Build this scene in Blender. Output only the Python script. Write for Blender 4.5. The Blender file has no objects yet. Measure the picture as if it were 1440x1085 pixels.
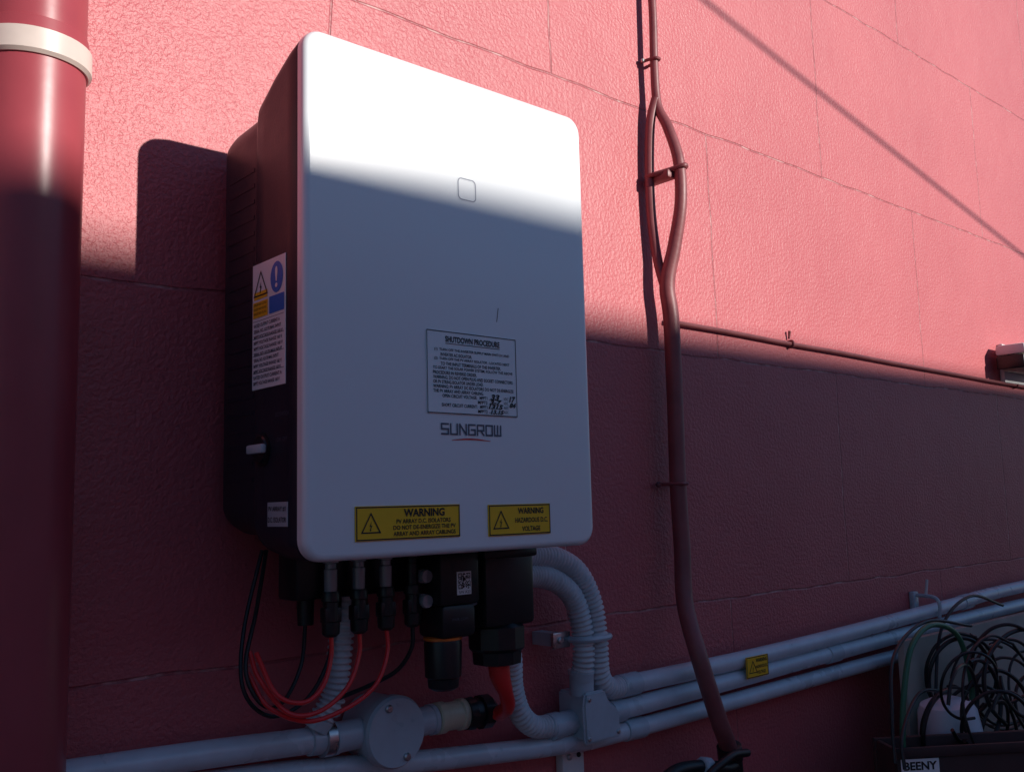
import bpy, bmesh, math, random
from mathutils import Vector, Matrix
random.seed(7)
D=bpy.data; scene=bpy.context.scene
COL=bpy.context.collection

# ------------------------------------------------------------ materials
def mat(name,col,rough=.5,metal=0,spec=.5,var=0,vscale=20,bump=0,bscale=200,coat=0,col2=None,bdist=.001,coatr=.03):
    m=D.materials.new(name);m.use_nodes=True;nt=m.node_tree;b=nt.nodes["Principled BSDF"]
    b.inputs["Base Color"].default_value=(*col,1);b.inputs["Roughness"].default_value=rough
    b.inputs["Metallic"].default_value=metal;b.inputs["Specular IOR Level"].default_value=spec
    b.inputs["Coat Weight"].default_value=coat;b.inputs["Coat Roughness"].default_value=coatr
    tc=nt.nodes.new("ShaderNodeTexCoord")
    if var>0:
        n=nt.nodes.new("ShaderNodeTexNoise");n.inputs["Scale"].default_value=vscale;n.inputs["Detail"].default_value=3
        n.inputs["Roughness"].default_value=.65
        nt.links.new(tc.outputs["Object"],n.inputs["Vector"])
        r=nt.nodes.new("ShaderNodeValToRGB");r.color_ramp.elements[0].position=.3;r.color_ramp.elements[1].position=.7
        c2=col2 or tuple(c*(1-var) for c in col)
        r.color_ramp.elements[0].color=(*c2,1);r.color_ramp.elements[1].color=(*[min(1,c*(1+var*.3)) for c in col],1)
        nt.links.new(n.outputs["Fac"],r.inputs["Fac"]);nt.links.new(r.outputs["Color"],b.inputs["Base Color"])
        dr=min(.12,var)
        mr=nt.nodes.new("ShaderNodeMapRange");mr.inputs["To Min"].default_value=max(0,rough-dr);mr.inputs["To Max"].default_value=min(1,rough+dr)
        nt.links.new(n.outputs["Fac"],mr.inputs["Value"]);nt.links.new(mr.outputs[0],b.inputs["Roughness"])
    if bump>0:
        n2=nt.nodes.new("ShaderNodeTexNoise");n2.inputs["Scale"].default_value=bscale;n2.inputs["Detail"].default_value=2
        nt.links.new(tc.outputs["Object"],n2.inputs["Vector"])
        bp=nt.nodes.new("ShaderNodeBump");bp.inputs["Strength"].default_value=bump;bp.inputs["Distance"].default_value=bdist
        nt.links.new(n2.outputs["Fac"],bp.inputs["Height"]);nt.links.new(bp.outputs[0],b.inputs["Normal"])
    return m

def wall_material():
    m=D.materials.new("red_painted_blockwork");m.use_nodes=True;nt=m.node_tree;b=nt.nodes["Principled BSDF"];L=nt.links.new
    N=nt.nodes.new
    tc=N("ShaderNodeTexCoord");sep=N("ShaderNodeSeparateXYZ");L(tc.outputs["Object"],sep.inputs[0])
    nw=N("ShaderNodeTexNoise");nw.inputs["Scale"].default_value=9;nw.inputs["Detail"].default_value=1;L(tc.outputs["Object"],nw.inputs["Vector"])
    w=N("ShaderNodeMath");w.operation='MULTIPLY_ADD';w.inputs[1].default_value=.012;w.inputs[2].default_value=-.006;L(nw.outputs["Fac"],w.inputs[0])
    ax=N("ShaderNodeMath");ax.inputs[1].default_value=.5475;L(sep.outputs[0],ax.inputs[0])
    ax2=N("ShaderNodeMath");L(ax.outputs[0],ax2.inputs[0]);L(w.outputs[0],ax2.inputs[1])
    az=N("ShaderNodeMath");az.inputs[1].default_value=-.122;L(sep.outputs[2],az.inputs[0])
    az2=N("ShaderNodeMath");L(az.outputs[0],az2.inputs[0]);L(w.outputs[0],az2.inputs[1])
    cb=N("ShaderNodeCombineXYZ");L(ax2.outputs[0],cb.inputs[0]);L(az2.outputs[0],cb.inputs[1])
    br=N("ShaderNodeTexBrick");L(cb.outputs[0],br.inputs["Vector"]);br.offset=.5;br.inputs["Scale"].default_value=1
    br.inputs["Mortar Size"].default_value=.0022;br.inputs["Mortar Smooth"].default_value=.6
    br.inputs["Brick Width"].default_value=.765;br.inputs["Row Height"].default_value=.405
    n1=N("ShaderNodeTexNoise");n1.inputs["Scale"].default_value=2.2;n1.inputs["Detail"].default_value=4;n1.inputs["Roughness"].default_value=.6;L(tc.outputs["Object"],n1.inputs["Vector"])
    cr=N("ShaderNodeValToRGB");cr.color_ramp.elements[0].position=.3;cr.color_ramp.elements[1].position=.72
    cr.color_ramp.elements[0].color=(.50,.094,.108,1);cr.color_ramp.elements[1].color=(.58,.128,.140,1);L(n1.outputs["Fac"],cr.inputs[0])
    n3=N("ShaderNodeTexNoise");n3.inputs["Scale"].default_value=28;n3.inputs["Detail"].default_value=2;L(tc.outputs["Object"],n3.inputs["Vector"])
    r3=N("ShaderNodeValToRGB");r3.color_ramp.elements[0].position=.48;r3.color_ramp.elements[1].position=.64
    r3.color_ramp.elements[0].color=(0,0,0,1);r3.color_ramp.elements[1].color=(1,1,1,1);L(n3.outputs["Fac"],r3.inputs[0])
    mm=N("ShaderNodeMath");mm.operation='MULTIPLY';L(br.outputs["Fac"],mm.inputs[0]);mm.inputs[1].default_value=.45
    mx=N("ShaderNodeMixRGB");mx.inputs[2].default_value=(.22,.04,.045,1);L(mm.outputs[0],mx.inputs[0]);L(cr.outputs[0],mx.inputs[1])
    mm2=N("ShaderNodeMath");mm2.operation='MULTIPLY';L(br.outputs["Fac"],mm2.inputs[0]);L(r3.outputs[0],mm2.inputs[1])
    mm3=N("ShaderNodeMath");mm3.operation='MULTIPLY';mm3.inputs[1].default_value=.6;L(mm2.outputs[0],mm3.inputs[0])
    mx2=N("ShaderNodeMixRGB");mx2.inputs[2].default_value=(.75,.45,.42,1);L(mm3.outputs[0],mx2.inputs[0]);L(mx.outputs[0],mx2.inputs[1])
    L(mx2.outputs[0],b.inputs["Base Color"])
    b.inputs["Roughness"].default_value=.5;b.inputs["Specular IOR Level"].default_value=.7
    n2=N("ShaderNodeTexNoise");n2.inputs["Scale"].default_value=170;n2.inputs["Detail"].default_value=2;n2.inputs["Roughness"].default_value=.6;L(tc.outputs["Object"],n2.inputs["Vector"])
    n4=N("ShaderNodeTexNoise");n4.inputs["Scale"].default_value=14;n4.inputs["Detail"].default_value=1;L(tc.outputs["Object"],n4.inputs["Vector"])
    b1=N("ShaderNodeBump");b1.inputs["Strength"].default_value=.9;b1.inputs["Distance"].default_value=.0022;L(n2.outputs["Fac"],b1.inputs["Height"])
    b2=N("ShaderNodeBump");b2.inputs["Strength"].default_value=.3;b2.inputs["Distance"].default_value=.006;L(n4.outputs["Fac"],b2.inputs["Height"]);L(b1.outputs[0],b2.inputs["Normal"])
    b3=N("ShaderNodeBump");b3.invert=True;b3.inputs["Strength"].default_value=.6;b3.inputs["Distance"].default_value=.003;L(br.outputs["Fac"],b3.inputs["Height"]);L(b2.outputs[0],b3.inputs["Normal"])
    L(b3.outputs[0],b.inputs["Normal"])
    return m

M_wall=wall_material()
M_white=mat("white_powdercoat",(.90,.93,.95),.36,var=.012,vscale=3,coat=.5,spec=.8,coatr=.22)
M_dark=mat("dark_grey_aluminium",(.020,.020,.034),.42,var=.2,vscale=30,bump=.15,bscale=400)
M_seam=mat("black_seal",(.01,.01,.012),.6)
M_drain=mat("red_paint_gloss",(.40,.065,.08),.36,var=.12,vscale=8,bump=.1,bscale=60)
M_collar=mat("cream_plastic_collar",(.75,.62,.55),.4,var=.1)
M_pipe=mat("red_painted_pipe",(.29,.085,.09),.45,var=.25,vscale=25,bump=.3,bscale=90)
M_grey=mat("grey_pvc",(.62,.69,.75),.30,var=.18,vscale=14,spec=.8)
M_grey2=mat("grey_pvc_fitting",(.48,.56,.62),.30,var=.15,vscale=18,spec=.7)
M_flex=mat("grey_corrugated_pvc",(.62,.65,.68),.40,var=.15,vscale=40)
M_black=mat("black_plastic",(.012,.012,.014),.35,var=.2,vscale=60)
M_rubber=mat("black_rubber",(.010,.010,.012),.40)
M_red=mat("red_cable",(.85,.03,.03),.32)
M_redp=mat("red_plastic",(.78,.035,.03),.35)
M_orange=mat("orange_ring",(.85,.18,.02),.4)
M_cream=mat("cream_adapter",(.62,.58,.42),.3,var=.15)
M_steel=mat("zinc_steel",(.6,.6,.6),.3,metal=1,var=.15,vscale=80)
M_clear=mat("clear_connector",(.25,.27,.3),.1,spec=.8,coat=.6)
M_lab=mat("white_label",(.92,.93,.94),.35,var=.02)
M_lab2=mat("engraved_label_grey",(.42,.46,.50),.4,var=.1)
M_yel=mat("yellow_label",(.98,.56,.02),.38,var=.05,vscale=30)
M_blue=mat("blue_print",(.03,.18,.65),.4)
M_ink=mat("black_ink",(.01,.01,.012),.5)
M_inkg=mat("grey_ink",(.10,.11,.15),.5)
M_redink=mat("red_ink",(.7,.03,.03),.5)
M_board=mat("beige_board",(.38,.35,.30),.7,var=.3,vscale=6,bump=.2,bscale=60)
M_boxc=mat("brown_crate",(.06,.030,.030),.6,var=.3,vscale=20,bump=.2,bscale=80)
M_wood=mat("weathered_timber",(.12,.09,.07),.8,var=.35,vscale=12,bump=.4,bscale=60)
M_green=mat("green_hose",(.04,.17,.09),.4)
M_paper=mat("white_plastic_tub",(.72,.80,.88),.4,var=.08)
M_conc=mat("concrete_ground",(.17,.165,.16),.85,var=.3,vscale=1.5,bump=.4,bscale=40,bdist=.004)
M_nwall=mat("pale_render",(.60,.62,.66),.8,var=.15,vscale=1.2,bump=.2,bscale=60)
M_roof=mat("steel_roofing",(.25,.27,.30),.45,var=.2,vscale=2)
M_glass=mat("dark_window_glass",(.03,.04,.05),.05,spec=.8)
M_frame=mat("white_window_frame",(.7,.7,.7),.4,var=.05)

# ------------------------------------------------------------ helpers
def empty(name,loc=(0,0,0)):
    o=D.objects.new(name,None);o.location=loc;o.empty_display_size=.05;COL.objects.link(o);return o
def finish(name,me,m,parent=None,smooth=35):
    o=D.objects.new(name,me);COL.objects.link(o)
    if m: me.materials.append(m)
    if smooth is not None:
        for p in me.polygons:p.use_smooth=True
        me.set_sharp_from_angle(angle=math.radians(smooth))
    if parent: o.parent=parent
    return o
def box(name,x0,x1,y0,y1,z0,z1,m,parent=None,bev=0,seg=2,xf=None):
    bm=bmesh.new();bmesh.ops.create_cube(bm,size=1)
    for v in bm.verts: v.co=Vector(((x0+x1)/2+v.co.x*(x1-x0),(y0+y1)/2+v.co.y*(y1-y0),(z0+z1)/2+v.co.z*(z1-z0)))
    if bev>0: bmesh.ops.bevel(bm,geom=bm.edges[:],offset=bev,segments=seg,affect='EDGES',profile=.5)
    me=D.meshes.new(name);bm.to_mesh(me);bm.free()
    if xf: me.transform(xf)
    return finish(name,me,m,parent)
def catmull(pts,n=14):
    P=[Vector(p) for p in pts];out=[]
    Q=[P[0]*2-P[1]]+P+[P[-1]*2-P[-2]]
    for i in range(1,len(Q)-2):
        for k in range(n):
            t=k/n;a,b,c,d=Q[i-1],Q[i],Q[i+1],Q[i+2]
            out.append((.5*((2*b)+(c-a)*t+(2*a-5*b+4*c-d)*t*t+(3*b-a-3*c+d)*t**3),i-1+t))
    out.append((P[-1],len(P)-1.0));return out
def tube(name,pts,r,m,parent=None,seg=16,corr=None,smooth=True,n=14,cap=True,sa=35,depth=.16):
    if smooth and len(pts)>2: sp=catmull(pts,n)
    else: sp=[(Vector(p),float(i)) for i,p in enumerate(pts)]
    def rad(t):
        if isinstance(r,(int,float)): return r
        i=min(int(t),len(r)-2);return r[i]+(r[i+1]-r[i])*(t-i)
    if corr:
        cum=[0]
        for i in range(1,len(sp)): cum.append(cum[-1]+(sp[i][0]-sp[i-1][0]).length)
        L=cum[-1];K=max(2,int(L/(corr/6)));res=[];j=0
        for k in range(K+1):
            s=L*k/K
            while j<len(cum)-2 and cum[j+1]<s:j+=1
            u=(s-cum[j])/max(1e-9,cum[j+1]-cum[j]);res.append((sp[j][0].lerp(sp[j+1][0],u),sp[j][1]+(sp[j+1][1]-sp[j][1])*u,s))
        pos=[q[0] for q in res]
        rr=[rad(q[1])*(1+depth*(math.tanh(2.2*math.sin(2*math.pi*q[2]/corr)))*.5) for q in res]
    else:
        pos=[q[0] for q in sp];rr=[rad(q[1]) for q in sp]
    bm=bmesh.new();rings=[];Nn=None
    for i,p in enumerate(pos):
        a=pos[max(0,i-1)];b=pos[min(len(pos)-1,i+1)];T=(b-a).normalized()
        if Nn is None:
            ref=Vector((0,0,1)) if abs(T.z)<.9 else Vector((1,0,0));Nn=T.cross(ref).normalized()
        else:
            Nn=(Nn-T*Nn.dot(T)).normalized()
        B=T.cross(Nn)
        rings.append([bm.verts.new(p+(Nn*math.cos(2*math.pi*k/seg)+B*math.sin(2*math.pi*k/seg))*rr[i]) for k in range(seg)])
    for i in range(len(rings)-1):
        for k in range(seg):
            bm.faces.new((rings[i][k],rings[i][(k+1)%seg],rings[i+1][(k+1)%seg],rings[i+1][k]))
    if cap: bm.faces.new(rings[0][::-1]);bm.faces.new(rings[-1])
    bmesh.ops.recalc_face_normals(bm,faces=bm.faces[:])
    me=D.meshes.new(name);bm.to_mesh(me);bm.free();return finish(name,me,m,parent,sa)
def lathe(name,p,axis,prof,m,parent=None,seg=28):
    a=Vector(axis).normalized();return tube(name,[Vector(p)+a*d for d,_ in prof],[q for _,q in prof],m,parent,seg,smooth=False,sa=30)
def rrect(x0,x1,z0,z1,r,n=8):
    out=[]
    for cx,cz,a0 in ((x1-r,z1-r,0),(x0+r,z1-r,90),(x0+r,z0+r,180),(x1-r,z0+r,270)):
        for k in range(n+1):
            a=math.radians(a0+90*k/n);out.append((cx+r*math.cos(a),cz+r*math.sin(a)))
    return out
def loft(name,secs,m,parent=None,cap0=True,cap1=True,sa=35):
    bm=bmesh.new();rings=[]
    for y,x0,x1,z0,z1,r in secs: rings.append([bm.verts.new((x,y,z)) for x,z in rrect(x0,x1,z0,z1,r)])
    n=len(rings[0])
    for i in range(len(rings)-1):
        for k in range(n): bm.faces.new((rings[i][k],rings[i][(k+1)%n],rings[i+1][(k+1)%n],rings[i+1][k]))
    if cap0:bm.faces.new(rings[0])
    if cap1:bm.faces.new(rings[-1])
    bmesh.ops.recalc_face_normals(bm,faces=bm.faces[:])
    me=D.meshes.new(name);bm.to_mesh(me);bm.free();return finish(name,me,m,parent,sa)
def poly(name,pts,m,parent=None,holes=None):
    bm=bmesh.new();vs=[bm.verts.new(p) for p in pts]
    if holes:
        ws=[bm.verts.new(p) for p in holes];n=len(vs)
        for k in range(n): bm.faces.new((vs[k],vs[(k+1)%n],ws[(k+1)%n],ws[k]))
    else: bm.faces.new(vs)
    me=D.meshes.new(name);bm.to_mesh(me);bm.free();return finish(name,me,m,parent,None)
def fr(side,d):
    if side=='F': return lambda u,z:(u,d,z)
    return lambda u,z:(d,-u,z)
def txt(body,u0,u1,z0,z1,d,m,parent,side='F',bold=.0,shear=0,xf=None):
    cu=D.curves.new("t","FONT");cu.body=body;cu.size=1;cu.offset=bold;cu.shear=shear;cu.resolution_u=3
    ob=D.objects.new("t",cu);COL.objects.link(ob);dg=bpy.context.evaluated_depsgraph_get();dg.update()
    me=D.meshes.new_from_object(ob.evaluated_get(dg));D.objects.remove(ob)
    xs=[v.co.x for v in me.vertices];ys=[v.co.y for v in me.vertices];F=fr(side,d)
    a,b=min(xs),max(xs);c,e=min(ys),max(ys)
    for v in me.vertices: v.co=Vector(F(u0+(v.co.x-a)/(b-a)*(u1-u0),z0+(v.co.y-c)/(e-c)*(z1-z0)))
    if xf: me.transform(xf)
    me.materials.clear();return finish("text_"+"".join(ch for ch in body.lower()[:14] if ch.isalpha()),me,m,parent,None)
def rect(name,u0,u1,z0,z1,d,m,parent,side='F'):
    F=fr(side,d);return poly(name,[F(u0,z0),F(u1,z0),F(u1,z1),F(u0,z1)],m,parent)
def triangle(uc,zc,s,d,m,parent,side='F',w=.1):
    F=fr(side,d);o=[];i=[]
    for k in range(3):
        a=math.radians(90+120*k);o.append(F(uc+s*math.cos(a),zc+s*math.sin(a)));i.append(F(uc+s*(1-2*w)*math.cos(a),zc+s*(1-2*w)*math.sin(a)))
    poly("triangle",o,m,parent,holes=i)
    b=[(.06,.45),(-.17,-.02),(-.01,.0),(-.12,-.30),(-.16,-.26),(-.10,-.44),(.04,-.33),(-.04,-.30),(.14,.08),(-.02,.06)]
    poly("bolt",[F(uc+s*.8*p,zc+s*.8*q) for p,q in b],m,parent)
def plate(name,u0,u1,z0,z1,d0,d1,m,parent,side='F'):
    if side=='F': return box(name,u0,u1,d1,d0,z0,z1,m,parent,bev=.0003,seg=1)
    return box(name,d1,d0,-u1,-u0,z0,z1,m,parent,bev=.0003,seg=1)
def screw(p,axis,r,parent,m=None):
    lathe("screw",p,axis,[(0,r),(r*.5,r),(r*.8,r*.7),(r*.82,r*.25),(r*.5,r*.2)],m or M_steel,parent,seg=14)

# ------------------------------------------------------------ setting
g=D.meshes.new("ground");bm=bmesh.new();bmesh.ops.create_grid(bm,x_segments=2,y_segments=2,size=250);bm.to_mesh(g);bm.free();finish("ground",g,M_conc,None,None)
box("block_wall",-4,11,0,.2,0,4.6,M_wall)

nh=empty("neighbour_house",(0,-6.7,0))
def nb(*a,**k):
    o=box(*a,**k);o.parent=nh;o.matrix_parent_inverse=Matrix.Translation((0,6.7,0));return o
nb("rendered_wall",-9,16,-11,-6.7,0,3.45,M_nwall)
nb("eave_soffit",-9.3,16.3,-11.3,-6.32,3.45,3.49,M_frame)
nb("fascia",-9.3,16.3,-6.32,-6.29,3.44,3.64,M_roof)
nb("gutter",-9.3,16.3,-6.285,-6.17,3.55,3.682,M_roof,bev=.02)
nb("roof",-9.3,16.3,-11.3,-6.33,3.5,3.62,M_roof)
for i,x in enumerate((-5,-1,3.2,7.5,12)):
    nb("window_frame_%d"%i,x-.75,x+.75,-6.698,-6.66,1.0,2.3,M_frame,bev=.01)
    nb("window_pane_%d"%i,x-.68,x-.03,-6.67,-6.65,1.07,2.23,M_glass)
    nb("window_sash_%d"%i,x+.03,x+.68,-6.67,-6.65,1.07,2.23,M_glass)

oc=empty("overhead_cable",(0,-2,0))
def cz(x): return 3.018+(x-2.124)*(-.1885)
o=tube("cable",[(x,-2,cz(x)) for x in (-4,0,3,6,9)],.0050,M_rubber,smooth=False,seg=8);o.parent=oc;o.matrix_parent_inverse=Matrix.Translation((0,2,0))
for n_,x in (("timber_post",-4),("timber_post",9)):
    tube(n_,[(x,-2,0),(x,-2,cz(x)),(x,-2,cz(x)+.15)],[.06,.05,.05],M_wood,smooth=False,seg=14)

# ------------------------------------------------------------ inverter
inv=empty("solar_inverter",(0,0,0))
X0,X1,Z0,Z1=.442,.820,1.453,1.965
fl=[]
for k in range(7):
    a=math.radians(90*k/6);ins=.007*(1-math.sin(a));fl.append((-.215+.007*(1-math.cos(a)),X0+ins,X1-ins,Z0+ins,Z1-ins,.021-ins))
fl.append((-.202,X0,X1,Z0,Z1,.021));
loft("front_panel",fl,M_white,inv)
loft("panel_seam",[(-.2025,X0+.0025,X1-.0025,Z0+.0025,Z1-.0025,.019),(-.1995,X0+.0025,X1-.0025,Z0+.0025,Z1-.0025,.019)],M_seam,inv)
loft("cover_body",[(-.200,X0+.0015,X1-.0015,Z0+.0015,Z1-.0015,.02),(-.198,X0+.0003,X1-.0003,Z0,Z1-.001,.021),(-.18,X0+.0003,X1-.0003,Z0,Z1-.005,.023),(-.165,X0+.0003,X1-.0003,Z0,Z1-.010,.026),(-.15,X0+.0003,X1-.0003,Z0+.001,Z1-.016,.028),(-.135,X0+.0003,X1-.0003,Z0+.003,Z1-.024,.03),(-.120,X0+.0003,X1-.0003,Z0+.006,Z1-.033,.03),(-.112,X0+.003,X1-.003,Z0+.009,Z1-.042,.03)],M_dark,inv)
loft("rear_chassis",[(-.118,X0+.004,X1-.004,Z0+.02,Z1-.046,.03),(-.05,X0+.004,X1-.004,Z0+.024,Z1-.050,.03),(-.035,X0+.006,X1-.006,Z0+.028,Z1-.053,.028),(-.030,X0+.014,X1-.014,Z0+.034,Z1-.062,.025)],M_dark,inv)
for i in range(20):
    z=1.53+i*.0168
    box("fin_%d"%i,X0+.0035,X0+.0046,-.106,-.048,z,z+.004,M_dark,inv)
    box("fin_r%d"%i,X1-.0046,X1-.0035,-.106,-.048,z,z+.004,M_dark,inv)
box("mounting_plate",X0+.05,X1-.05,-.031,-.001,1.55,1.86,M_steel,inv,bev=.002)
yf=-.215
plate("shutdown_label",.581,.7025,1.5955,1.681,yf,yf-.0012,M_lab,inv)
yl=yf-.0016
for a in ((.581,.7025,1.6800,1.681),(.581,.7025,1.5955,1.5963),(.581,.5818,1.5955,1.681),(.7017,.7025,1.5955,1.681)): rect("label_border",*a,yl+.0001,M_ink,inv)
txt("SHUTDOWN PROCEDURE",.605,.679,1.6698,1.6762,yl,M_ink,inv,bold=.03)
rect("underline",.605,.679,1.6680,1.6687,yl,M_ink,inv)
lines=[("(1)  TURN OFF THE INVERTER SUPPLY MAIN SWITCH AND",.5905,.6925),("INVERTER AC ISOLATOR.",.5985,.640),("(2)  TURN OFF THE PV ARRAY ISOLATOR - LOCATED NEXT",.5905,.6925),("TO THE INPUT TERMINALS OF THE INVERTER.",.5985,.680),
("TO START THE SOLAR POWER SYSTEM, FOLLOW THE ABOVE",.5885,.6965),("PROCEDURE IN REVERSE ORDER.",.5885,.646),("WARNING: DO NOT OPEN PLUG AND SOCKET CONNECTORS",.5885,.6965),("OR PV STRING ISOLATOR UNDER LOAD.",.5885,.655),
("WARNING: PV ARRAY DC ISOLATORS DO NOT DE-ENERGIZE",.5885,.6975),("THE PV ARRAY AND ARRAY CABLING.",.5885,.655),("OPEN CIRCUIT VOLTAGE:   MPPT1",.600,.660),("MPPT2",.647,.660),("SHORT CIRCUIT CURRENT:   MPPT1",.599,.660),("MPPT2",.647,.660)]
for i,(s,a,b) in enumerate(lines):
    z=1.6630-i*.00475;txt(s,a,b,z-.0035,z,yl,M_ink,inv,bold=.016)
for i,z in enumerate((1.6128,1.608,1.6033,1.5985)):
    txt("VDC" if i<2 else "ADC",.683,.6895,z,z+.003,yl,M_ink,inv);rect("rule",.662,.681,z-.0004,z,yl,M_ink,inv)
for s,a,b,z0,z1 in (("33",.664,.677,1.6120,1.6185),("3-7",.663,.680,1.6072,1.6125),("1315",.661,.682,1.6026,1.6075),("13.15",.664,.683,1.5972,1.6018),("17",.6905,.700,1.6110,1.6175),("84",.691,.7005,1.6050,1.6105)):
    txt(s,a,b,z0,z1,yl-.0003,M_ink,inv,bold=.04,shear=.3)
def warn(nm,u0,u1,z0,z1,lns,parent,d=yf):
    plate(nm,u0,u1,z0,z1,d,d-.0015,M_yel,parent);dd=d-.0019;h=z1-z0;w=u1-u0;t=h*.035
    for a in ((u0+t*.6,u1-t*.6,z1-t*1.6,z1-t*.6),(u0+t*.6,u1-t*.6,z0+t*.6,z0+t*1.6),(u0+t*.6,u0+t*1.6,z0+t*.6,z1-t*.6),(u1-t*1.6,u1-t*.6,z0+t*.6,z1-t*.6)): rect("border",*a,dd,M_ink,parent)
    triangle(u0+h*.52,z0+h*.42,h*.40,dd,M_ink,parent)
    for s,a,b,c,e,bo in lns: txt(s,u0+w*a,u0+w*b,z0+h*c,z0+h*e,dd,M_ink,parent,bold=bo)
warn("warning_label",.495,.620,1.4700,1.5030,[("WARNING",.44,.84,.66,.90,.035),("PV ARRAY D.C. ISOLATORS",.37,.90,.47,.60,.02),("DO NOT DE-ENERGIZE THE PV",.34,.95,.29,.42,.02),("ARRAY AND ARRAY CABLINGS",.34,.95,.11,.24,.02)],inv)
warn("warning_label",.658,.7475,1.4685,1.5015,[("WARNING",.46,.88,.68,.88,.03),("HAZARDOUS D.C.",.41,.95,.40,.56,.02),("VOLTAGE",.52,.82,.12,.28,.02)],inv)
def logo(x0,x1,z0,z1,d):
    L={'S':[[(1,1),(0,1),(0,.5),(1,.5),(1,0),(0,0)]],'U':[[(0,1),(0,0),(1,0),(1,1)]],'N':[[(0,0),(0,1),(1,0),(1,1)]],'G':[[(1,1),(0,1),(0,0),(1,0),(1,.5),(.45,.5)]],'R':[[(0,0),(0,1),(1,1),(1,.45),(0,.45)],[(.5,.45),(1,0)]],'O':[[(0,0),(0,1),(1,1),(1,0),(0,0)]],'W':[[(0,1),(0,0),(1,0),(1,1)],[(.5,1),(.5,0)]]}
    word="SUNGROW";n=len(word);pw=(x1-x0)/(n+ (n-1)*.40);h=z1-z0;t=.0009
    bm=bmesh.new();k=0
    for i,ch in enumerate(word):
        ox=x0+i*pw*1.40
        for pl in L[ch]:
            for (a,b),(c,e) in zip(pl[:-1],pl[1:]):
                p=Vector((ox+a*pw,z0+b*h));q=Vector((ox+c*pw,z0+e*h));dv=(q-p).normalized();nv=Vector((-dv.y,dv.x))*t;p2=p-dv*t;q2=q+dv*t;dd=d-.00004*(k%5);k+=1
                bm.faces.new([bm.verts.new((w_.x,dd,w_.y)) for w_ in(p2+nv,q2+nv,q2-nv,p2-nv)])
    me=D.meshes.new("logo");bm.to_mesh(me);bm.free();finish("logo_lettering",me,M_inkg,inv,None)
logo(.5990,.6785,1.5745,1.5848,yf-.0006)
poly("logo_swoosh",[(.612+.052*t,yf-.0006,1.5685+.0022*math.sin(math.pi*t)) for t in [k/10 for k in range(11)]]+[(.664-.052*t,yf-.0006,1.5680+.0010*math.sin(math.pi*t)) for t in [k/10 for k in range(11)]],M_redink,inv)
a=rrect(.6265,.6515,1.8270,1.8515,.005);b=rrect(.6276,.6504,1.8281,1.8504,.0042)
poly("indicator_light",[(x,yf-.0004,z) for x,z in a],mat("etched_grey",(.38,.40,.48),.3),inv,holes=[(x,yf-.0004,z) for x,z in b])
tube("surface_scratch",[(.6795,yf-.0002,1.714),(.677,yf-.0002,1.6985)],.0004,M_ink,inv,seg=5)
xs=X0+.0003
plate("side_label",.112,.180,1.620,1.747,xs,xs-.0008,M_lab,inv,side='L')
xd=xs-.0012
rect("yellow_field",.114,.145,1.692,1.708,xd,M_yel,inv,side='L')
rect("blue_field",.148,.178,1.692,1.709,xd,M_blue,inv,side='L')
F=fr('L',xd);n=20
poly("blue_disc",[F(.163+.0125*math.cos(2*math.pi*k/n),1.7265+.0155*math.sin(2*math.pi*k/n)) for k in range(n)],M_blue,inv)
txt("!",.1605,.1655,1.716,1.737,xd-.0004,M_lab,inv,side='L',bold=.02)
rect("yellow_under",.116,.144,1.7105,1.718,xd+.0001,M_yel,inv,side='L')
triangle(.130,1.722,.0175,xd,M_ink,inv,side='L',w=.09)
for i in range(3): txt("DANGER HIGH VOLTAGE",.116,.143,1.704-i*.0045,1.7065-i*.0045,xd-.0003,M_ink,inv,side='L')
for i in range(11):
    z=1.686-i*.0058;e=.176-(.01*random.random() if i%3 else .02*random.random())
    txt(random.choice(["SERIAL NO. A2170 MAX INPUT","RATED OUTPUT CURRENT A","GRID FREQUENCY 50 HZ IP65","AMBIENT TEMP RANGE -25 C","MPPT VOLTAGE RANGE 160 V"]),.116,e,z-.0036,z,xd,M_inkg,inv,side='L',bold=.02)
for i in range(4): rect("table_rule",.114,.178,1.6885-i*.0174,1.6889-i*.0174,xd,M_inkg,inv,side='L')
plate("isolator_label",.146,.185,1.486,1.509,xs,xs-.001,M_lab2,inv,side='L')
txt("PV ARRAY #1",.149,.182,1.500,1.505,xs-.0014,M_ink,inv,side='L',bold=.01);txt("D.C. ISOLATOR",.148,.183,1.490,1.495,xs-.0014,M_ink,inv,side='L',bold=.01)
lathe("isolator_knob",(X0+.001,-.133,1.560),(-1,0,0),[(0,.017),(.002,.017),(.003,.014),(.005,.013)],M_black,inv)
box("isolator_handle",X0-.010,X0-.004,-.150,-.118,1.5560,1.5650,mat("pale_handle",(.6,.62,.65),.4),inv,bev=.002)
txt("DC SWITCH",.160,.186,1.590,1.594,xs-.0004,M_inkg,inv,side='L');txt("ON  OFF",.163,.183,1.566,1.570,xs-.0004,M_inkg,inv,side='L')

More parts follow.
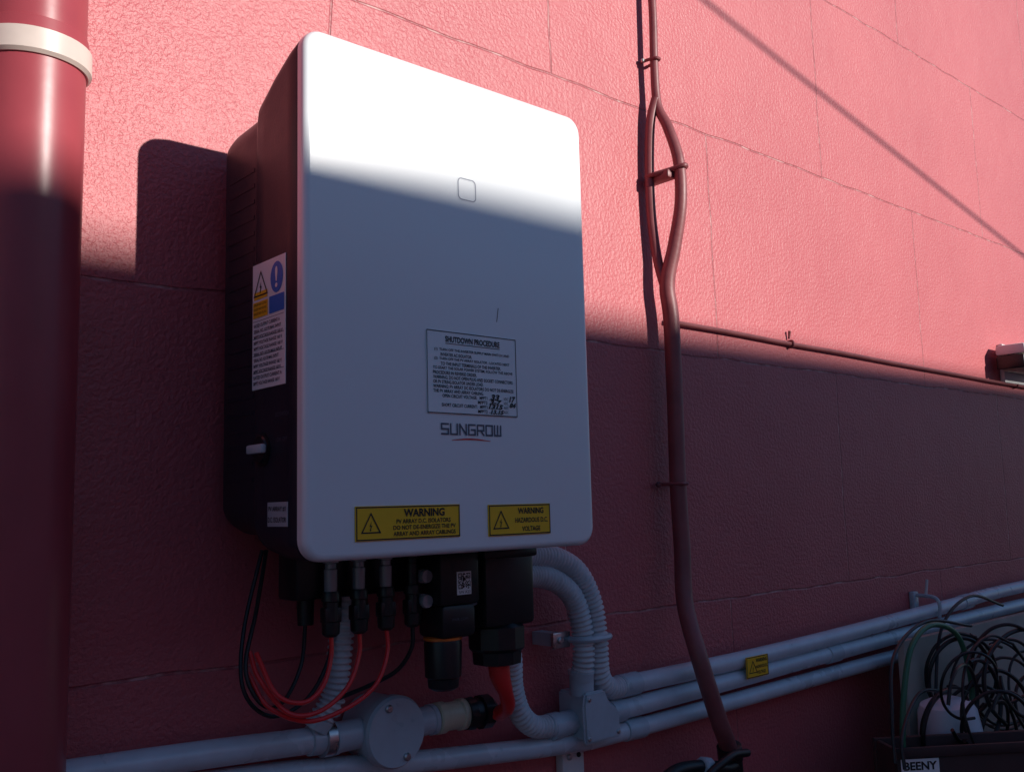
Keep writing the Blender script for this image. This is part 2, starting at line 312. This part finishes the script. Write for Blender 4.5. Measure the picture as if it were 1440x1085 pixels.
for i,x in enumerate((.532,.566,.600,.635)):
    y=-.11;m_=M_clear if i<3 else M_black
    lathe("connector_neck_%d"%i,(x,y,1.458),(0,0,-1),[(0,.0085),(.012,.0085),(.013,.006),(.018,.006),(.019,.0072),(.042,.0068)],m_,inv,seg=18)
    lathe("connector_body_%d"%i,(x,y,1.417),(0,0,-1),[(0,.0085),(.003,.0095),(.010,.0095),(.011,.0080),(.030,.0080),(.031,.0095),(.043,.0090),(.046,.006)],M_black,inv,seg=12)
    box("connector_latch_%d"%i,x-.010,x+.010,y-.006,y+.006,1.385,1.401,M_black,inv,bev=.002)
for i,x in enumerate((.532,.566,.600)):
    lathe("rear_connector_%d"%i,(x-.004,-.065,1.470),(0,0,-1),[(0,.008),(.05,.008),(.051,.0095),(.09,.0085)],M_black,inv,seg=12)
box("terminal_block",.50,.645,-.095,-.055,1.408,1.475,M_black,inv,bev=.004)
box("wifi_dongle",.653,.709,-.138,-.085,1.392,1.458,M_black,inv,bev=.004)
box("wifi_dongle_base",.657,.705,-.136,-.088,1.356,1.393,M_black,inv,bev=.006)
lathe("orange_seal",(.676,-.11,1.357),(0,0,-1),[(0,.020),(.001,.0220),(.0035,.0220),(.0045,.020)],M_orange,inv)
lathe("antenna_housing",(.676,-.11,1.353),(0,0,-1),[(0,.0205),(.004,.0215),(.040,.0205),(.042,.018),(.052,.017),(.055,.012)],M_black,inv)
plate("qr_sticker",.6755,.6960,1.4030,1.4285,-.138,-.1387,M_lab,inv)
bm=bmesh.new();q=.0172/17
for i in range(17):
    for j in range(17):
        on=random.random()<.5
        if (i<5 and j<5) or (i<5 and j>11) or (i>11 and j>11):
            a_=i if i<5 else i-12;b_=j if j<5 else j-12;on=(a_ in(0,4) or b_ in(0,4) or (a_==2 and b_==2))
        if on:
            x=.6772+i*q;z=1.4095+j*q;bm.faces.new([bm.verts.new(c) for c in((x,-.1390,z),(x+q,-.1390,z),(x+q,-.1390,z+q),(x,-.1390,z+q))])
me=D.meshes.new("qr");bm.to_mesh(me);bm.free();finish("qr_code",me,M_ink,inv,None)
txt("S/N A23",.678,.694,1.4045,1.4075,-.139,M_ink,inv)
txt("PWR COM",.670,.692,1.375,1.378,-.1365,M_inkg,inv)
for x,z in ((.646,1.425),(.646,1.398),(.712,1.430),(.712,1.395)):
    lathe("cable_gland_nut",(x,-.11,z),(0,-1,0),[(0,.008),(.004,.008),(.005,.0065),(.010,.0065),(.011,.008),(.014,.007)],M_clear,inv,seg=14)
box("ac_terminal_box",.716,.792,-.14,-.055,1.362,1.458,M_black,inv,bev=.006)
box("ac_terminal_rib",.713,.795,-.143,-.052,1.440,1.452,M_black,inv,bev=.003)
lathe("isolator_gland",(.755,-.11,1.366),(0,0,-1),[(0,.028),(.006,.034),(.030,.034),(.034,.030),(.048,.029),(.050,.02)],M_black,inv,seg=10)

jb=empty("junction_box",(0,0,0))
lathe("body",(.645,-.004,1.250),(0,-1,0),[(0,.037),(.045,.037),(.0455,.040),(.056,.040),(.060,.0375),(.0605,.0)],M_grey2,jb,seg=48)
for s in(-1,1): screw((.645+s*.012,-.0645,1.250-s*.028),(0,-1,0),.0045,jb)
lathe("spigot_west",(.610,-.04,1.252),(-1,0,0),[(0,.0165),(.030,.0165),(.031,.018),(.036,.018),(.037,.016)],M_grey2,jb)
lathe("spigot_east",(.678,-.04,1.250),(1,0,.02),[(0,.0165),(.028,.0165),(.029,.018),(.034,.018),(.035,.0165)],M_grey2,jb)
lathe("adapter",(.713,-.042,1.251),(1,0,-.02),[(0,.0165),(.002,.0185),(.012,.0185),(.013,.0165),(.034,.0165),(.036,.0185),(.044,.0185),(.045,.016)],M_cream,jb)
lathe("black_gland",(.757,-.045,1.250),(1,-.1,-.03),[(0,.019),(.010,.020),(.012,.017),(.020,.017),(.021,.0205),(.034,.0205),(.042,.013)],M_black,jb,seg=12)
rp=empty("red_cable_plug",(0,0,0))
tube("sleeve",[(.753,-.115,1.330),(.755,-.115,1.305),(.766,-.112,1.282),(.783,-.095,1.262),(.792,-.070,1.250),(.780,-.055,1.247)],[.013,.0125,.0085,.009,.009,.006],M_redp,rp,seg=18)
lathe("collar",(.753,-.115,1.331),(0,0,-1),[(0,.0145),(.012,.0145),(.013,.013),(.015,.013)],M_redp,rp)

def wires(name,m,specs):
    e=empty(name)
    for i,(pts,r) in enumerate(specs): tube("wire_%d"%i,pts,r,m,e,seg=8,n=10)
wires("red_dc_cables",M_red,[
 ([(.532,-.11,1.376),(.531,-.112,1.352),(.518,-.118,1.325),(.496,-.118,1.312),(.473,-.105,1.322),(.464,-.08,1.36)],.0024),
 ([(.566,-.11,1.376),(.564,-.113,1.350),(.545,-.120,1.320),(.512,-.120,1.301),(.484,-.108,1.303),(.465,-.085,1.335),(.462,-.07,1.36)],.0024),
 ([(.600,-.11,1.376),(.598,-.115,1.348),(.578,-.122,1.318),(.543,-.122,1.300),(.503,-.112,1.292),(.472,-.09,1.308),(.46,-.07,1.34)],.0024)])
wires("black_dc_cables",M_rubber,[
 ([(.528,-.065,1.382),(.520,-.07,1.34),(.494,-.08,1.308),(.468,-.085,1.310),(.455,-.075,1.345),(.474,-.06,1.40),(.490,-.05,1.46)],.0022),
 ([(.562,-.065,1.382),(.552,-.07,1.34),(.520,-.08,1.306),(.480,-.08,1.296),(.453,-.075,1.325),(.460,-.06,1.38),(.485,-.05,1.46)],.0022),
 ([(.635,-.11,1.372),(.633,-.11,1.348),(.620,-.10,1.325),(.598,-.08,1.310),(.565,-.07,1.300)],.0024)])

# ------------------------------------------------------------ conduits
def flex(pts,r=.0135):
    e=empty("flexible_conduit");tube("corrugated_sleeve",pts,r,M_flex,e,seg=20,corr=.0068,sa=60,depth=.26)
    for a,b in((pts[0],pts[1]),(pts[-1],pts[-2])):
        d=(Vector(b)-Vector(a)).normalized()
        lathe("end_collar",Vector(a)-d*.006,d,[(0,r*1.15),(.012,r*1.18),(.013,r*1.0)],M_grey2,e,seg=20)
flex([(.794,-.090,1.436),(.845,-.070,1.436),(.900,-.062,1.430),(.944,-.06,1.408),(.970,-.06,1.365),(.978,-.06,1.315),(.985,-.055,1.268),(1.010,-.048,1.246),(1.040,-.042,1.243)])
flex([(.794,-.090,1.408),(.845,-.070,1.411),(.895,-.062,1.402),(.932,-.06,1.378),(.948,-.06,1.340),(.951,-.06,1.300),(.951,-.055,1.272)])
flex([(.790,-.085,1.350),(.812,-.070,1.312),(.822,-.06,1.275),(.838,-.055,1.240),(.865,-.05,1.219),(.898,-.045,1.213)],.0128)
flex([(.582,-.06,1.42),(.578,-.06,1.39),(.574,-.058,1.345),(.570,-.052,1.300),(.555,-.045,1.272)],.0125)
R_=.0138
def conduit(pts,coup=(),r=R_):
    e=empty("rigid_conduit");tube("pipe",pts,r,M_grey,e,seg=24,n=8)
    for x in coup:
        for a,b in zip(pts[:-1],pts[1:]):
            if a[0]<=x<=b[0]:
                t=(x-a[0])/(b[0]-a[0]);p=Vector(a).lerp(Vector(b),t);d=(Vector(b)-Vector(a)).normalized()
                lathe("coupling",p-d*.02,d,[(0,r*1.02),(.001,r*1.16),(.040,r*1.16),(.041,r*1.02)],M_grey2,e,seg=24);break
    return e
conduit([(1.035,-.041,1.243),(1.447,-.04,1.246),(2.1,-.04,1.266),(2.474,-.04,1.277),(4.5,-.04,1.30)],(1.055,2.15,3.4))
conduit([(1.0,-.041,1.2105),(1.30,-.04,1.216),(1.627,-.04,1.223),(2.465,-.04,1.236),(4.5,-.04,1.25)],(1.022,1.60))
conduit([(.40,-.028,1.232),(.534,-.028,1.222),(.70,-.03,1.203),(.84,-.034,1.190),(.937,-.04,1.184),(1.065,-.04,1.181),(1.805,-.04,1.190),(2.7,-.04,1.195)],(1.065,),r=.0128)
conduit([(-.6,-.04,1.285),(.0,-.04,1.275),(.334,-.04,1.266),(.575,-.04,1.253)],(.565,))
cs=empty("pipe_clamp");lathe("steel_band",(.560,-.04,1.254),(1,0,-.04),[(0,.0145),(.001,.0195),(.012,.0195),(.013,.0145)],M_steel,cs,seg=28)
box("lug",.561,.572,-.047,-.033,1.270,1.284,M_steel,cs,bev=.002);tube("bolt",[(.552,-.04,1.279),(.584,-.04,1.277)],.0032,M_steel,cs,seg=8)
tb=empty("conduit_tee_box")
def prism(name,pts,y0,y1,m,parent,bev=.003):
    bm=bmesh.new();f=bm.faces.new([bm.verts.new((x,y0,z)) for x,z in pts]);r_=bmesh.ops.extrude_face_region(bm,geom=[f])
    for v in r_['geom']:
        if isinstance(v,bmesh.types.BMVert): v.co.y=y1
    bmesh.ops.recalc_face_normals(bm,faces=bm.faces[:])
    if bev: bmesh.ops.bevel(bm,geom=bm.edges[:],offset=bev,segments=2,affect='EDGES')
    me=D.meshes.new(name);bm.to_mesh(me);bm.free();return finish(name,me,m,parent)
prism("lid",[(.936,1.186),(1.006,1.186),(1.002,1.222),(.984,1.234),(.976,1.252),(.938,1.252),(.934,1.236)],-.074,-.066,M_grey2,tb)
prism("body",[(.940,1.190),(1.002,1.190),(.998,1.222),(.980,1.232),(.972,1.250),(.940,1.250)],-.067,-.018,M_grey2,tb)
lathe("top_spigot",(.953,-.052,1.246),(0,0,1),[(0,.0165),(.026,.0165),(.027,.018),(.033,.018),(.034,.015)],M_grey2,tb)
lathe("west_spigot",(.945,-.043,1.211),(-1,0,0),[(0,.016),(.030,.016),(.031,.0175),(.045,.0175),(.046,.014)],M_grey2,tb)
lathe("east_spigot",(.995,-.042,1.211),(1,0,0),[(0,.016),(.018,.016),(.019,.0175),(.026,.0175)],M_grey2,tb)
for x,z in((.944,1.243),(.998,1.194),(.942,1.193)): screw((x,-.074,z),(0,-1,0),.003,tb)
sd=empty("saddle_clip");box("tab",.905,.937,-.050,-.044,1.310,1.331,M_steel,sd,bev=.002);box("tab_stem",.912,.93,-.045,-.001,1.312,1.329,M_grey2,sd)
screw((.917,-.050,1.3205),(0,-1,0),.005,sd)
tube("strap",[(.935,-.048,1.320),(.938,-.068,1.320),(.951,-.0765,1.320),(.965,-.0765,1.320),(.978,-.0765,1.320),(.993,-.068,1.320),(.996,-.045,1.320)],.0045,M_grey2,sd,seg=8)
wb=empty("wall_bracket");box("strap",.948,.990,-.016,-.001,1.03,1.176,M_frame,wb,bev=.003)
for z in(1.158,1.132): screw((.960,-.016,z),(0,-1,0),.0045,wb,M_steel)
screw((.978,-.016,1.158),(0,-1,0),.0035,wb,M_black)
ws=empty("conduit_warning_sign");warn("plate",1.318,1.378,1.2175,1.2505,[("WARNING",.42,.93,.70,.88,.025),("HAZARDOUS D.C.",.40,.96,.42,.56,.02),("VOLTAGE",.45,.85,.14,.30,.02)],ws,d=-.057)
for x in(1.99,3.2):
    s=empty("conduit_saddle");box("base",x-.010,x+.010,-.012,-.001,1.21,1.300,M_grey2,s,bev=.002)
    tube("hook",[(x,-.012,1.293),(x,-.05,1.290),(x,-.060,1.275),(x,-.058,1.25)],.004,M_grey2,s,seg=8);tube("pin",[(x+.005,-.03,1.29),(x+.005,-.035,1.325)],.003,M_frame,s,seg=8)

# ------------------------------------------------------------ painted vertical pipe
vp=empty("wall_pipe")
tube("main_run",[(1.205,-.012,3.4),(1.205,-.015,2.50),(1.205,-.022,2.33),(1.203,-.022,2.22),(1.204,-.024,2.15),(1.206,-.042,2.105),(1.209,-.058,2.045),(1.209,-.058,1.975),(1.206,-.043,1.905),(1.200,-.030,1.846),(1.206,-.030,1.788),(1.206,-.030,1.662),(1.201,-.032,1.527),(1.199,-.036,1.43),(1.185,-.048,1.345),(1.172,-.082,1.265),(1.200,-.088,1.180),(1.243,-.074,1.118),(1.262,-.055,1.06),(1.265,-.05,.95)],
 [.0068,.0068,.0068,.0070,.0075,.0088,.0095,.0100,.0112,.0125,.0130,.0130,.0130,.0130,.0130,.0130,.0130,.0130,.0130,.0130],M_pipe,vp,seg=18,n=10)
tube("thin_run",[(1.202,-.022,2.160),(1.194,-.016,2.12),(1.188,-.014,2.04),(1.188,-.014,1.96),(1.193,-.018,1.89),(1.199,-.026,1.84)],.0078,M_pipe,vp,seg=12)
def pclip(z,x,y,w,r):
    tube("clip",[(x-w,-.002,z),(x-w*.9,y*.6,z),(x-w*.5,y-r*.9,z),(x,y-r-.0015,z),(x+w*.5,y-r*.9,z),(x+w*.9,y*.6,z),(x+w,-.002,z)],.0028,M_pipe,vp,seg=8)
pclip(2.228,1.203,-.022,.010,.007);pclip(1.527,1.201,-.032,.016,.0125)
tube("wrapped_tie",[(1.183,-.010,2.026),(1.184,-.026,2.026),(1.196,-.050,2.030),(1.206,-.0705,2.034),(1.221,-.062,2.036),(1.222,-.048,2.036)],.0040,M_pipe,vp,seg=8)
box("bridge",1.188,1.210,-.052,-.004,2.016,2.030,M_pipe,vp,bev=.003)
screw((1.190,-.008,2.228),(0,-1,0),.004,vp);screw((1.180,-.01,1.527),(0,-1,0),.005,vp,M_pipe)
el=empty("black_pipe_elbow");lathe("socket",(1.236,-.078,1.135),(.3,.15,-1),[(0,.0155),(.002,.019),(.022,.019),(.024,.017),(.045,.017)],M_black,el)
tube("lower_hose",[(1.245,-.08,1.105),(1.21,-.09,1.108),(1.15,-.09,1.122),(1.09,-.09,1.125),(1.03,-.09,1.10)],.0095,M_rubber,el,seg=12)
tube("hose_loop",[(1.25,-.10,1.125),(1.19,-.11,1.130),(1.13,-.11,1.100),(1.2,-.11,1.03)],.006,M_rubber,el,seg=12)
lathe("gland",(1.150,-.092,1.122),(1,0,-.2),[(0,.011),(.002,.014),(.016,.014),(.018,.011)],M_grey2,el,seg=10)

wc=empty("wall_cable");cp=[(1.222,-.008,1.7915)];x=1.222
while x<4.4: x+=.18;cp.append((x,-.0065-.001*random.random(),1.7915-(x-1.235)*.0125+random.uniform(-.0012,.0012)))
tube("cable",cp,.0040,M_pipe,wc,seg=10,n=6)
for x in(1.585,2.62,3.7): tube("clip",[(x,-.001,1.797-(x-1.235)*.0125),(x,-.010,1.797-(x-1.235)*.0125),(x,-.0125,1.791-(x-1.235)*.0125),(x,-.010,1.786-(x-1.235)*.0125),(x,-.001,1.785-(x-1.235)*.0125)],.0022,M_pipe,wc,seg=6)
tube("tag",[(1.584,-.004,1.797),(1.583,-.007,1.812)],[.002,.003],M_pipe,wc,seg=8)

wl=empty("wall_light")
box("back_plate",2.54,2.76,-.014,-.001,1.775,1.875,M_frame,wl,bev=.004)
box("housing",2.49,2.80,-.085,-.014,1.838,1.864,M_frame,wl,bev=.006)
box("diffuser",2.50,2.79,-.080,-.020,1.799,1.837,M_cream,wl,bev=.01)
box("end_cap",2.486,2.498,-.083,-.016,1.803,1.836,M_black,wl,bev=.003)

# ------------------------------------------------------------ downpipe
dp=empty("drain_pipe")
lathe("pipe",(.242,-.060,4.4),(0,0,-1),[(0,.047),(2.45,.047),(2.451,.0485),(2.462,.0495)],M_drain,dp,seg=48)
lathe("collar",(.242,-.060,1.9385),(0,0,-1),[(0,.0485),(.002,.0520),(.022,.0520),(.025,.049)],M_collar,dp,seg=48)
lathe("lower_pipe",(.242,-.060,1.9150),(0,0,-1),[(0,.0470),(1.85,.0470)],M_drain,dp,seg=48)

# ------------------------------------------------------------ clutter on a bench at the right
wk=empty("workbench");box("top",1.30,2.9,-.50,-.03,.86,.90,M_wood,wk,bev=.004)
for x in(1.36,2.84):
    for y in(-.46,-.08): box("leg",x-.035,x+.035,y-.035,y+.035,0,.86,M_wood,wk,bev=.003)
box("board_panel",1.728,2.75,-.112,-.098,.902,1.236,M_board,bev=.002)
bx=empty("storage_crate")
XF=Matrix.Translation((1.525,-.19,.012))@Matrix.Rotation(math.radians(-36),4,'Z')
box("front",0,.36,0,.010,.890,1.083,M_boxc,bx,bev=.002,xf=XF);box("back",0,.36,.075,.085,.890,1.083,M_boxc,bx,bev=.002,xf=XF)
box("side_west",0.001,.010,.0105,.0745,.890,1.081,M_boxc,bx,bev=.002,xf=XF);box("side_east",.350,.359,.0105,.0745,.890,1.081,M_boxc,bx,bev=.002,xf=XF)
box("base",.0105,.3495,.0105,.0745,.891,.900,M_boxc,bx,xf=XF)
box("rim",-.004,.364,-.006,-.0005,1.070,1.086,M_boxc,bx,bev=.0015,xf=XF)
box("crate_label",.006,.070,-.0015,-.0003,1.030,1.067,M_lab,bx,xf=XF);txt("BEENY",.010,.066,1.050,1.063,-.0022,M_ink,bx,bold=.03,xf=XF);txt("1300 1",.016,.058,1.034,1.045,-.0022,M_ink,bx,xf=XF)
lathe("white_tub",(1.775,-.170,.990),(-.12,.02,1),[(0,.058),(.09,.054),(.128,.050),(.140,.044),(.146,.030),(.148,.004)],M_paper,None,seg=36)
cc=empty("cable_coil")
for i in range(24):
    cx=random.uniform(1.70,2.02);czz=random.uniform(1.05,1.19);cy=-.205+random.uniform(-.05,.05);r=random.uniform(.05,.12);ti=random.uniform(-.5,.5);ph=random.uniform(0,6)
    pts=[];span=random.uniform(1.2,2.1)*math.pi
    for k in range(14):
        a_=ph+span*k/13;rr_=r*(1+.14*math.sin(2*a_+i));u_=rr_*math.cos(a_);w_=rr_*.85*math.sin(a_)
        pts.append((cx+u_*.8,cy-.25*u_+ti*u_*.3+.02*math.sin(a_+i),czz+w_))
    tube("loop_%d"%i,pts,random.choice([.0032,.0040,.0026]),M_rubber,cc,seg=8,n=6)
for pts in ([(1.50,-.20,1.08),(1.52,-.19,1.15),(1.58,-.17,1.235),(1.72,-.16,1.275),(1.9,-.16,1.25)],[(1.51,-.21,1.07),(1.53,-.2,1.12),(1.62,-.19,1.17),(1.75,-.18,1.15)],[(1.75,-.15,1.12),(1.82,-.14,1.25),(1.95,-.14,1.30),(2.1,-.14,1.27)]):
    tube("stray_lead",pts,.0030,M_rubber,cc,seg=8,n=8)
tube("green_hose",[(1.58,-.17,1.00),(1.585,-.17,1.08),(1.60,-.17,1.16),(1.64,-.17,1.24),(1.72,-.17,1.27),(1.82,-.17,1.24),(1.86,-.17,1.15),(1.84,-.17,1.08)],.0050,M_green,None,seg=12)

# ------------------------------------------------------------ light
sd_=Vector((-.080,.215,-.066)).normalized()
sun=D.lights.new("sun","SUN");sun.energy=5;sun.angle=math.radians(.55);sun.color=(1,.95,.88)
so=D.objects.new("sun",sun);COL.objects.link(so);so.rotation_euler=sd_.to_track_quat('-Z','Y').to_euler();so.location=(2,-5,5)
w=D.worlds.new("World");scene.world=w;w.use_nodes=True;nt=w.node_tree
sky=nt.nodes.new("ShaderNodeTexSky");sky.sky_type='NISHITA';sky.sun_disc=False
sky.sun_elevation=math.asin(-sd_.z);sky.sun_rotation=math.atan2(-sd_.x,-sd_.y)
sky.dust_density=.2;sky.ozone_density=5;sky.air_density=1.0
nt.links.new(sky.outputs[0],nt.nodes["Background"].inputs[0]);nt.nodes["Background"].inputs[1].default_value=.085
scene.view_settings.view_transform='Standard';scene.view_settings.look='None';scene.view_settings.exposure=0

# ------------------------------------------------------------ camera
a=math.radians(41.6);p=math.radians(7.04);r=math.radians(1.5)
Fh=Vector((math.sin(a),math.cos(a),0));Rr=Vector((math.cos(a),-math.sin(a),0));Zz=Vector((0,0,1))
Fw=Fh*math.cos(p)+Zz*math.sin(p);Up=Zz*math.cos(p)-Fh*math.sin(p)
R2=Rr*math.cos(r)-Up*math.sin(r);U2=Up*math.cos(r)+Rr*math.sin(r)
cam=D.cameras.new("camera");cam.lens=34;cam.sensor_width=36;cam.clip_start=.02;cam.clip_end=1000
co=D.objects.new("camera",cam);COL.objects.link(co)
mw=Matrix((R2,U2,-Fw)).transposed().to_4x4();mw.translation=Vector((0,-1,1.5));co.matrix_world=mw
scene.camera=co
